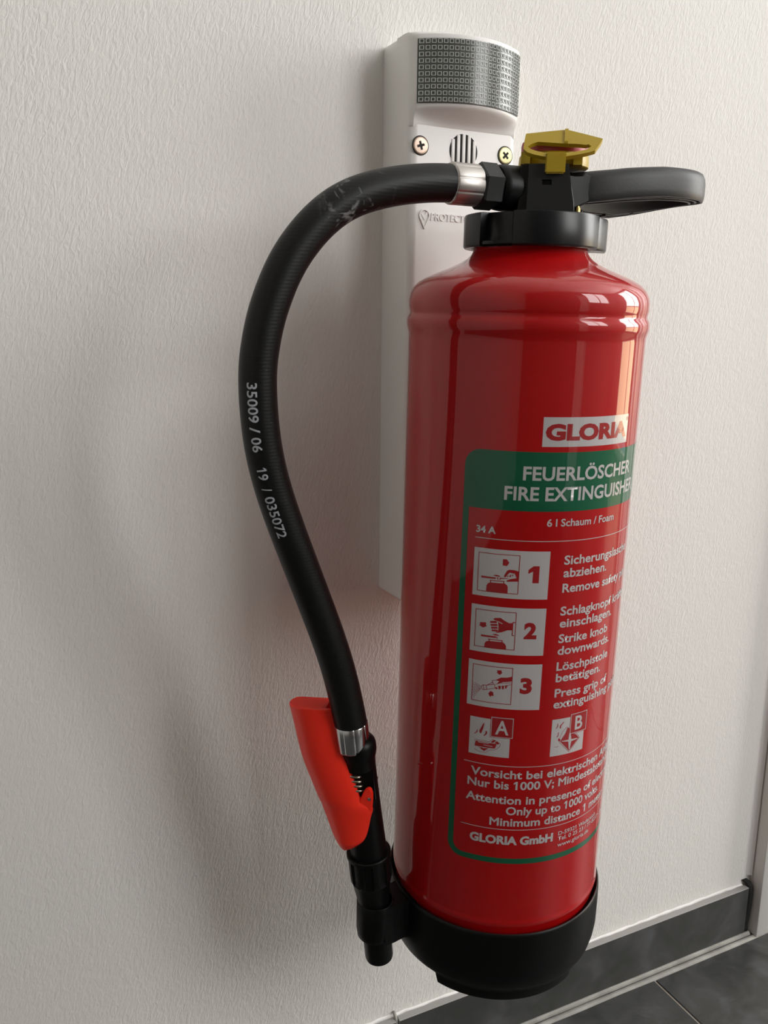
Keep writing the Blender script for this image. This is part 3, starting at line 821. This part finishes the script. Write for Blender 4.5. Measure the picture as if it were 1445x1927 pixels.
for i, (a, b_) in enumerate(zip(ro, ri)):
    w = b_.y; a = Vector((a.x, a.z)); b3 = Vector((b_.x, b_.z))
    L = (b3 - a).length; u = (b3 - a).normalized(); row = []
    sc = min(1.0, 0.62 + L / 60.0)
    tilt = 0.16 * max(0, 1 - i / 14)            # the top end is cut a little towards the room
    for t, e in secL:
        tt = L * w if t is None else L * t
        q = a + u * tt
        row.append(KN(q.x, e * sc, q.y - e * tilt))
    rows.append(row)
rings(bm, rows, True, (True, True))
lever = epart('trigger_lever', bm, M['lever_red'], nozzle, 42)
lever['label'] = 'bright red trigger lever'
ear = catmull([(-91, 0, -303), (-88.8, 0, -297.2), (-86.8, 0, -292.2), (-85.2, 0, -289.2), (-83.4, 0, -287.9), (-81.6, 0, -288.3), (-80.4, 0, -291.2), (-80.1, 0, -296), (-80.6, 0, -305)], 4)
ear = [(p.x, p.z) for p in ear] + [(-91, -306)]
for y0, y1 in ((-11.3, -8.6),):
    bm = extrude_poly(ear, lambda p: KN(p[0], y0, p[1]), lambda p: KN(p[0], y1, p[1]))
    bmesh.ops.recalc_face_normals(bm, faces=bm.faces)
    es = [e for e in bm.edges if len(e.link_faces) == 2 and e.calc_face_angle(0) > 1.0]
    bmesh.ops.bevel(bm, geom=es, offset=0.0007, segments=2, affect='EDGES')
    epart('lever_ear', bm, M['lever_red'], nozzle, 40)
bm = axis_lathe([(0.4, 0), (1.1, 0.2), (1.1, 27.4), (0.4, 27.6)], K(-82.4, EN - 11.9, -295.7), K(-82.4, EN + 13.8, -295.7), 16)
epart('pivot_pin', bm, M['steel'], nozzle, 40)
bm = bmesh.new(); rows = []
NT = 4.5
hx = []
for i in range(181):
    f = i / 180; a = 2 * PI * NT * f
    hx.append(K(-95.6 + 2.6 * f + 5.4 * math.cos(a), EN - 7.6 + 2.4 * math.sin(a), -279.0 - 15.0 * f))
for i, p in enumerate(hx):
    t = (hx[min(180, i + 1)] - hx[max(0, i - 1)]).normalized()
    n1 = t.cross(Vector((0, 0, 1))).normalized(); n2 = t.cross(n1)
    rows.append([(p + (n1 * math.cos(2 * PI * k / 10) + n2 * math.sin(2 * PI * k / 10)) * 0.9) * MM for k in range(10)])
rings(bm, rows, True, (True, True))
epart('spring', bm, M['spring'], nozzle, 180)

# ------------------------------------------------------------------ printed label on the cylinder
def wrap(bm, off):
    for v in bm.verts:
        a = (v.co.x - 46.4) / R0; r = R0 + off
        v.co = Vector((r * math.sin(a), -r * math.cos(a), v.co.y)) * MM
    return bm
def ucut(bm, cut=3.0):
    xa = min(v.co.x for v in bm.verts); xb = max(v.co.x for v in bm.verts)
    k = math.floor(xa / cut) + 1
    while k * cut < xb - 1e-4:
        bmesh.ops.bisect_plane(bm, geom=bm.verts[:] + bm.edges[:] + bm.faces[:], plane_co=(k * cut, 0, 0), plane_no=(1, 0, 0), dist=1e-5); k += 1
    return bm
def poly_bm(polys):
    bm = bmesh.new()
    for pl in polys:
        vs2 = [bm.verts.new((x, y, 0)) for x, y in pl]
        for t in tessellate_polygon([[Vector((x, y, 0)) for x, y in pl]]):
            try: bm.faces.new([vs2[i] for i in t])
            except ValueError: pass
    return bm
def facing(bm):
    """turn every printed face outwards"""
    for f in bm.faces:
        c = f.calc_center_median(); f.normal_update()
        if f.normal.dot(Vector((c.x, c.y, 0))) < 0: f.normal_flip()
    return bm
O_PANEL, O_PRINT, O_TEXT = 0.05, 0.10, 0.14
def printed(name, bm, m, parent, off, cut=True):
    if cut: ucut(bm)
    return epart(name, facing(wrap(bm, off)), m, parent, recalc=False)
def ring_poly(out, inn):
    bm = bmesh.new()
    a = [bm.verts.new((*p, 0)) for p in out]; b2 = [bm.verts.new((*p, 0)) for p in inn]
    n = len(a)
    for i in range(n): bm.faces.new((a[i], a[(i + 1) % n], b2[(i + 1) % n], b2[i]))
    return bm
def rrect(x0, y0, x1, y1, r, n=8):
    P = []
    for cx, cy, a0 in ((x1 - r, y1 - r, 0), (x0 + r, y1 - r, PI / 2), (x0 + r, y0 + r, PI), (x1 - r, y0 + r, 1.5 * PI)):
        P += [(cx + r * math.cos(a0 + PI / 2 * k / n), cy + r * math.sin(a0 + PI / 2 * k / n)) for k in range(n + 1)]
    return P
UL, UR = -30.7, 123.5
# green frame: rounded outline, square inner top corners, thick heading band on top
bm = bmesh.new()
out = rrect(UL, -331.6, UR, -58.8, 10.0)
inn = []
ri_ = 6.6
for cx, cy, a0, r in ((UR - 3.9, -94.2, 0, 0.001), (UL + 3.9, -94.2, PI / 2, 0.001), (UL + 3.9 + ri_, -327.7 + ri_, PI, ri_), (UR - 3.9 - ri_, -327.7 + ri_, 1.5 * PI, ri_)):
    inn += [(cx + r * math.cos(a0 + PI / 2 * k / 8), cy + r * math.sin(a0 + PI / 2 * k / 8)) for k in range(9)]
lab = printed('label_frame', ring_poly(out, inn), M['green_print'], ext, O_PANEL)
lab['label'] = 'green label frame printed on the cylinder'
def rect(x0, y0, x1, y1): return [(x0, y0), (x1, y0), (x1, y1), (x0, y1)]
def line_text(name, body, x0, h, cap, width=None, bold=0.022, sx=None, m='white_print', off=O_TEXT):
    return printed(name, text_bm(body, x0, h, cap, width, bold, sx=sx), M[m], lab, off, cut=False)
# brand plate
printed('brand_plate', poly_bm([rect(14.3, -55.6, 78.4, -38.4)]), M['white_print'], lab, O_PANEL)
line_text('brand_lettering', 'GLORIA', 15.9, -51.3, 8.4, 60.6, 0.052, m='red_print', off=O_PRINT)
reg = bmesh.new()
for a_, b_ in (((1.25), (0.95)),):
    ra = [reg.verts.new((76.9 + a_ * math.cos(2 * PI * k / 20), -41.1 + a_ * math.sin(2 * PI * k / 20), 0)) for k in range(20)]
    rb = [reg.verts.new((76.9 + b_ * math.cos(2 * PI * k / 20), -41.1 + b_ * math.sin(2 * PI * k / 20), 0)) for k in range(20)]
    for k in range(20): reg.faces.new((ra[k], ra[(k + 1) % 20], rb[(k + 1) % 20], rb[k]))
printed('registered_mark', reg, M['red_print'], lab, O_PRINT)
line_text('registered_mark', 'R', 76.45, -41.7, 1.2, m='red_print', off=O_PRINT)
line_text('heading', 'FEUERLÖSCHER', 4.5, -75.3, 7.7, 83.2, 0.024)
line_text('heading', 'FIRE EXTINGUISHER', -5.7, -87.5, 7.8, 102.0, 0.024)
line_text('rating_text', '34 A', -21.4, -108.9, 4.0, 12.0, 0.03)
line_text('contents_text', '6 l Schaum / Foam', 20.4, -103.1, 4.4, 50.4, 0.018)
for h in (-112.3, -261.0, -306.4):
    printed('divider_line', poly_bm([rect(-21.8, h - 0.22, 115.0, h + 0.22)]), M['white_print'], lab, O_TEXT)
# width factors taken from lines whose both ends show
line_text('instruction_text', 'Sicherungslasche', 33.1, -127.0, 5.4, 62.0)
line_text('instruction_text', 'abziehen.', 33.2, -135.0, 5.4, 34.4)
line_text('instruction_text', 'Remove safety pin.', 33.2, -144.7, 5.4, 66.5)
line_text('instruction_text', 'Schlagknopf kräftig', 33.1, -159.4, 5.4, 69.0)
line_text('instruction_text', 'einschlagen.', 33.2, -167.3, 5.4, 46.0)
line_text('instruction_text', 'Strike knob', 33.2, -177.4, 5.4, 42.2)
line_text('instruction_text', 'downwards.', 33.2, -185.3, 5.4, 45.9)
line_text('instruction_text', 'Löschpistole', 33.3, -195.8, 5.4, 45.8)
line_text('instruction_text', 'betätigen.', 33.4, -203.5, 5.4, 37.6)
line_text('instruction_text', 'Press grip of', 33.4, -213.8, 5.4, 47.4)
line_text('instruction_text', 'extinguishing pistol.', 33.2, -221.4, 5.4, 75.0)
line_text('warning_text', 'Vorsicht bei elektrischen Anlagen!', -16.9, -269.5, 5.5, 130.5)
line_text('warning_text', 'Nur bis 1000 V; Mindestabstand 1 m!', -18.8, -277.2, 5.5, 134.0)
line_text('warning_text', 'Attention in presence of electricity.', -19.4, -287.7, 5.5, 131.5)
line_text('warning_text', 'Only up to 1000 volts.', 7.0, -295.4, 5.5, 77.4)
line_text('warning_text', 'Minimum distance 1 meter.', -3.1, -303.7, 5.5, 99.0)
line_text('maker_text', 'GLORIA GmbH', -15.4, -317.1, 5.6, 55.7, 0.045)
line_text('address_text', 'D-59321 Wadersloh', 44.4, -314.2, 2.9, 39.0, 0.012)
line_text('address_text', 'Tel. 0 25 23 / 77-8257 - Fax', 44.4, -318.2, 2.9, 55.0, 0.012)
line_text('address_text', 'www.gloria.de', 44.4, -322.8, 2.9, 30.2, 0.012)
# three instruction panels
def stroke(pairs, w):
    out_ = []
    for a, b_ in pairs:
        d = Vector((b_[0] - a[0], b_[1] - a[1])); n2 = Vector((-d.y, d.x)).normalized() * (w / 2)
        out_.append([(a[0] + n2.x, a[1] + n2.y), (b_[0] + n2.x, b_[1] + n2.y), (b_[0] - n2.x, b_[1] - n2.y), (a[0] - n2.x, a[1] - n2.y)])
    return out_
def frame_rect(x0, y0, x1, y1, w):
    return [rect(x0, y0, x1, y0 + w), rect(x0, y1 - w, x1, y1), rect(x0, y0, x0 + w, y1), rect(x1 - w, y0, x1, y1)]
PIC1 = [[(-4.2, -124.2), (-1.9, -124.1), (-0.3, -126.2), (-1.6, -128.3), (-4.1, -128.1)], [(-13.4, -145.3), (-13.2, -141.6), (-12.3, -140.1), (-10.8, -139.5), (-2.3, -139.4), (-1.0, -140.2), (-0.4, -141.4), (-0.3, -145.4)], [(-11.2, -138.1), (-10.6, -138.1), (-10.5, -139.6), (-11.0, -139.7)], [(-11.4, -137.9), (-2.4, -137.9), (-2.4, -138.4), (-11.3, -138.4)], [(-3.1, -138.1), (-2.6, -138.2), (-2.7, -139.6), (-3.2, -139.6)], [(-16.9, -136.3), (-16.6, -135.9), (-7.7, -136.1), (-7.9, -137.0), (-16.7, -137.2)], [(-9.7, -134.8), (-7.5, -134.3), (-5.2, -134.9), (-5.5, -135.4), (-7.8, -135.3)], [(-7.2, -136.1), (-6.4, -135.8), (-6.1, -137.4), (-6.6, -137.4)], [(-5.5, -136.0), (-0.5, -135.9), (-0.4, -136.2), (-4.9, -136.6), (-5.0, -137.4), (-5.5, -137.4)], [(-3.1, -135.3), (-2.6, -133.7), (-1.3, -131.2), (-0.2, -130.5), (2.8, -130.5), (5.7, -131.3), (5.7, -137.6), (-1.3, -138.1), (-1.3, -137.3), (0.9, -136.3), (4.5, -135.5), (3.3, -132.8), (0.3, -132.3), (-1.1, -133.9), (-1.8, -135.2)], [(-1.2, -134.8), (-0.6, -133.9), (-0.3, -134.6), (-0.8, -135.2)], [(0.4, -133.8), (1.2, -133.6), (1.0, -135.0), (0.2, -135.1)], [(1.8, -133.5), (2.6, -133.3), (2.1, -134.6), (1.7, -134.3)]]
PIC2 = [[(-16.0, -165.8), (-12.2, -165.5), (-12.2, -167.4), (-11.4, -167.7), (-14.0, -169.1), (-16.7, -167.7), (-16.0, -167.6)], [(-7.8, -162.5), (-6.9, -161.9), (-3.5, -161.5), (-1.4, -162.9), (1.7, -164.4), (3.8, -164.2), (4.1, -168.9), (0.9, -169.1), (-2.4, -170.7), (-5.1, -171.3), (-6.6, -171.0), (-4.5, -170.3), (-4.5, -167.0), (-4.9, -163.9), (-7.4, -163.1)], [(-9.7, -164.2), (-6.2, -163.7), (-5.5, -164.3), (-5.8, -165.1), (-9.4, -165.4), (-9.9, -164.9)], [(-9.4, -166.1), (-5.7, -165.6), (-5.1, -166.2), (-5.3, -166.9), (-9.0, -167.3), (-9.5, -166.7)], [(-9.0, -167.9), (-5.5, -167.4), (-4.9, -168.0), (-5.1, -168.7), (-8.6, -169.1), (-9.1, -168.5)], [(-8.5, -169.6), (-5.2, -169.2), (-4.6, -169.7), (-4.9, -170.4), (-8.1, -170.7), (-8.6, -170.2)], [(3.8, -163.4), (5.4, -163.5), (5.3, -164.1), (4.3, -164.1), (4.3, -172.0), (5.2, -172.1), (5.2, -172.6), (3.7, -172.4)], [(-12.6, -181.6), (-12.5, -179.2), (-11.6, -177.8), (-10.3, -177.2), (-1.5, -177.1), (-0.1, -178.0), (0.7, -179.4), (0.8, -181.6)], [(-10.6, -175.8), (-1.4, -175.9), (-1.4, -176.4), (-10.6, -176.3)], [(-9.9, -176.1), (-9.4, -176.1), (-9.3, -177.3), (-9.9, -177.3)], [(-2.1, -176.2), (-1.5, -176.2), (-1.6, -177.3), (-2.1, -177.2)], [(-15.1, -173.7), (-5.9, -173.7), (-5.3, -174.1), (-5.8, -174.8), (-14.9, -174.9)], [(-8.1, -172.6), (-5.8, -172.1), (-3.8, -172.8), (-4.2, -173.2), (-6.5, -173.1)], [(-5.1, -173.6), (-4.5, -175.0), (-4.8, -175.3), (-5.4, -174.3)]]
PIC2W = [[(-5.0, -164.1), (-4.6, -163.7), (-2.1, -165.0), (-2.3, -165.4)]]
PIC3 = [[(-3.8, -195.8), (-1.1, -195.7), (-1.0, -197.0), (-0.5, -197.3), (-2.0, -198.8), (-4.1, -197.4), (-3.6, -197.2)], [(-8.4, -212.0), (-7.1, -210.3), (-5.5, -210.8), (-5.3, -212.0), (-5.0, -213.4), (-6.5, -213.3), (-6.7, -214.2), (-7.7, -213.6)], [(-4.5, -202.6), (-1.2, -200.5), (2.7, -200.2), (5.7, -199.2), (5.7, -202.4), (2.8, -203.0), (0.0, -203.4), (-2.7, -205.0), (-3.1, -204.5), (-2.1, -203.0)], [(-4.7, -207.1), (-3.1, -207.4), (-2.7, -208.3), (-3.9, -208.6)], [(-2.6, -206.1), (-0.9, -206.1), (-1.1, -208.4), (-2.2, -208.4)], [(-0.4, -205.9), (1.1, -205.7), (0.9, -208.2), (-0.1, -208.2)], [(1.6, -205.4), (2.9, -205.3), (2.5, -207.6), (1.7, -207.5)]]
PIC3L = [[(-10.0, -206.8), (-4.7, -205.4)], [(-9.6, -209.6), (-4.0, -207.7)], [(-10.0, -206.8), (-9.5, -209.6)], [(-13.0, -208.2), (-12.1, -206.9)], [(-12.1, -206.9), (-10.0, -206.8)], [(-13.0, -208.2), (-12.7, -209.5)], [(-12.7, -209.5), (-11.7, -210.1)], [(-11.7, -210.1), (-9.6, -209.6)], [(-11.8, -206.9), (-11.3, -210.0)], [(-9.2, -206.4), (-5.9, -204.2)], [(-5.9, -204.2), (-5.5, -205.4)], [(-6.5, -203.2), (-4.3, -202.5)], [(-6.5, -203.2), (-6.1, -204.6)], [(-4.1, -205.1), (-2.7, -205.0)], [(3.0, -205.3), (5.7, -204.6)], [(3.0, -205.3), (3.3, -206.3)], [(-4.7, -205.4), (-4.7, -207.1)], [(-1.6, -204.2), (5.4, -203.4)]]
SPRAY = [[(-13.4, -207.8), (-18.6, -205.9)], [(-13.5, -208.2), (-18.6, -207.8)], [(-13.4, -208.6), (-18.7, -209.7)], [(-13.4, -209.0), (-18.7, -211.6)], [(-13.4, -209.3), (-18.7, -213.5)], [(-13.4, -209.6), (-18.7, -215.4)], [(-13.5, -209.9), (-17.8, -216.4)], [(-18.6, -206.9), (-15.1, -211.2)], [(-18.7, -208.8), (-15.9, -212.6)], [(-18.7, -211.0), (-16.7, -214.0)], [(-17.1, -206.6), (-14.2, -210.4)], [(-18.7, -213.1), (-17.4, -215.5)]]
for k, (h1, h0, pic, fy1, fy0) in enumerate(((-118.5, -148.7, PIC1, -121.2, -145.7), (-154.5, -185.1, PIC2, -157.3, -181.9), (-190.9, -221.5, PIC3 + stroke(PIC3L, 0.32) + stroke(SPRAY, 0.14), -193.6, -218.3))):
    printed('instruction_panel', poly_bm([rect(-21.9, h0, 23.9, h1)]), M['white_print'], lab, O_PANEL)
    printed('pictogram', poly_bm(frame_rect(-19.1, fy0, 5.95, fy1, 0.42) + pic), M['red_print'], lab, O_PRINT)
    line_text('step_number', str(k + 1), (11.3, 11.0, 10.8)[k], (-137.6, -173.6, -209.9)[k], 9.3, (6.6, 7.8, 7.4)[k], 0.05, m='red_print', off=O_PRINT)
printed('pictogram', poly_bm(PIC2W), M['white_print'], lab, O_TEXT)
# fire class icons
ICA = [[(-12.0, -240.2), (-12.8, -238.9), (-12.3, -237.2), (-10.3, -232.5), (-9.8, -233.2), (-10.4, -236.5), (-11.5, -240.1)], [(-16.1, -240.9), (-14.8, -239.7), (-14.2, -237.7), (-13.8, -238.0), (-14.1, -239.8), (-15.5, -241.0)], [(-10.1, -241.4), (-8.8, -239.9), (-8.7, -237.7), (-7.7, -238.4), (-8.0, -240.1), (-9.4, -241.5)], [(-15.1, -247.7), (-14.6, -245.6), (-1.3, -246.0), (-2.3, -249.3), (-15.2, -249.4)], [(-13.1, -249.9), (-10.1, -249.7), (-10.4, -250.4)], [(-11.9, -250.3), (-6.3, -249.6), (-9.1, -252.1)], [(-5.2, -245.2), (-3.5, -243.2), (-1.7, -243.7), (-3.7, -245.5)], [(-2.8, -245.5), (-1.3, -243.9), (0.4, -245.2), (-0.4, -246.3)]]
ICAW = [[(-13.3, -246.0), (-6.2, -246.2), (-6.2, -246.6), (-13.3, -246.5)], [(-9.7, -247.6), (-3.8, -247.8), (-3.9, -248.2), (-9.6, -248.0)]]
ICAL = [((-15.4, -251.2), (-13.2, -252.8)), ((-13.2, -252.8), (-8.2, -253.0)), ((-8.2, -253.0), (-5.4, -250.6)), ((-5.4, -250.6), (-2.0, -250.2)), ((-2.0, -250.2), (0.6, -247.6)), ((0.6, -247.6), (0.8, -245.0)), ((-15.6, -246.0), (-14.8, -244.8)), ((-14.8, -244.8), (-6.0, -245.0)), ((-6.0, -245.0), (-3.8, -242.6))]
ICB = [[(45.1, -236.0), (47.1, -237.7), (47.9, -240.9), (52.1, -242.4), (55.1, -245.8), (47.4, -253.1), (40.1, -245.3), (40.9, -243.8), (43.7, -239.9)], [(38.4, -243.1), (39.4, -242.8), (40.2, -244.0), (39.8, -245.3), (38.7, -244.6)], [(36.0, -235.7), (37.1, -234.5), (37.2, -232.3), (37.7, -232.7), (37.7, -234.6), (36.6, -235.7)], [(39.0, -235.9), (39.1, -233.9), (41.7, -231.7), (42.1, -232.0), (40.0, -234.1), (39.7, -236.2)], [(37.1, -241.6), (38.1, -240.5), (38.0, -238.3), (38.5, -238.8), (38.6, -240.7), (37.7, -241.9)]]
ICBL = [((39.6, -242.6), (41.0, -239.0)), ((41.0, -239.0), (44.6, -235.6)), ((55.8, -245.8), (47.5, -253.9)), ((47.5, -253.9), (39.4, -245.6)), ((52.4, -241.8), (55.8, -245.8)), ((36.0, -248.4), (37.6, -248.8)), ((37.6, -248.8), (39.4, -248.4))]
ICBW = [[(46.8, -240.6), (47.8, -240.9), (48.7, -245.2), (53.6, -245.6), (53.9, -246.2), (48.8, -246.7), (47.9, -252.1), (47.2, -252.0), (46.4, -246.4), (41.2, -245.5), (41.2, -245.1), (46.3, -245.1)]]
for x0, sq0, sq1, ic, icl, icw, ch in ((-19.1, -5.55, 8.3, ICA, ICAL, ICAW, 'A'), (33.35, 47.0, 60.9, ICB, ICBL, ICBW, 'B')):
    printed('class_panel', poly_bm([rect(x0, -255.0, x0 + 25.8, -229.3)]), M['white_print'], lab, O_PANEL)
    printed('class_pictogram', poly_bm(ic + stroke(icl, 0.22)), M['red_print'], lab, O_PRINT)
    printed('class_pictogram', poly_bm(icw), M['white_print'], lab, O_TEXT)
    printed('class_square', poly_bm([rect(sq0 - 0.35, -241.7, sq1 + 0.35, -227.3)]), M['red_print'], lab, O_PRINT)
    printed('class_square_border', poly_bm(frame_rect(sq0, -241.35, sq1, -227.6, 0.4)), M['white_print'], lab, O_TEXT)
    line_text('class_letter', ch, (sq0 + sq1) / 2 - (4.2 if ch == 'A' else 3.2), -239.1, 9.2, 8.4 if ch == 'A' else 6.4, 0.018)
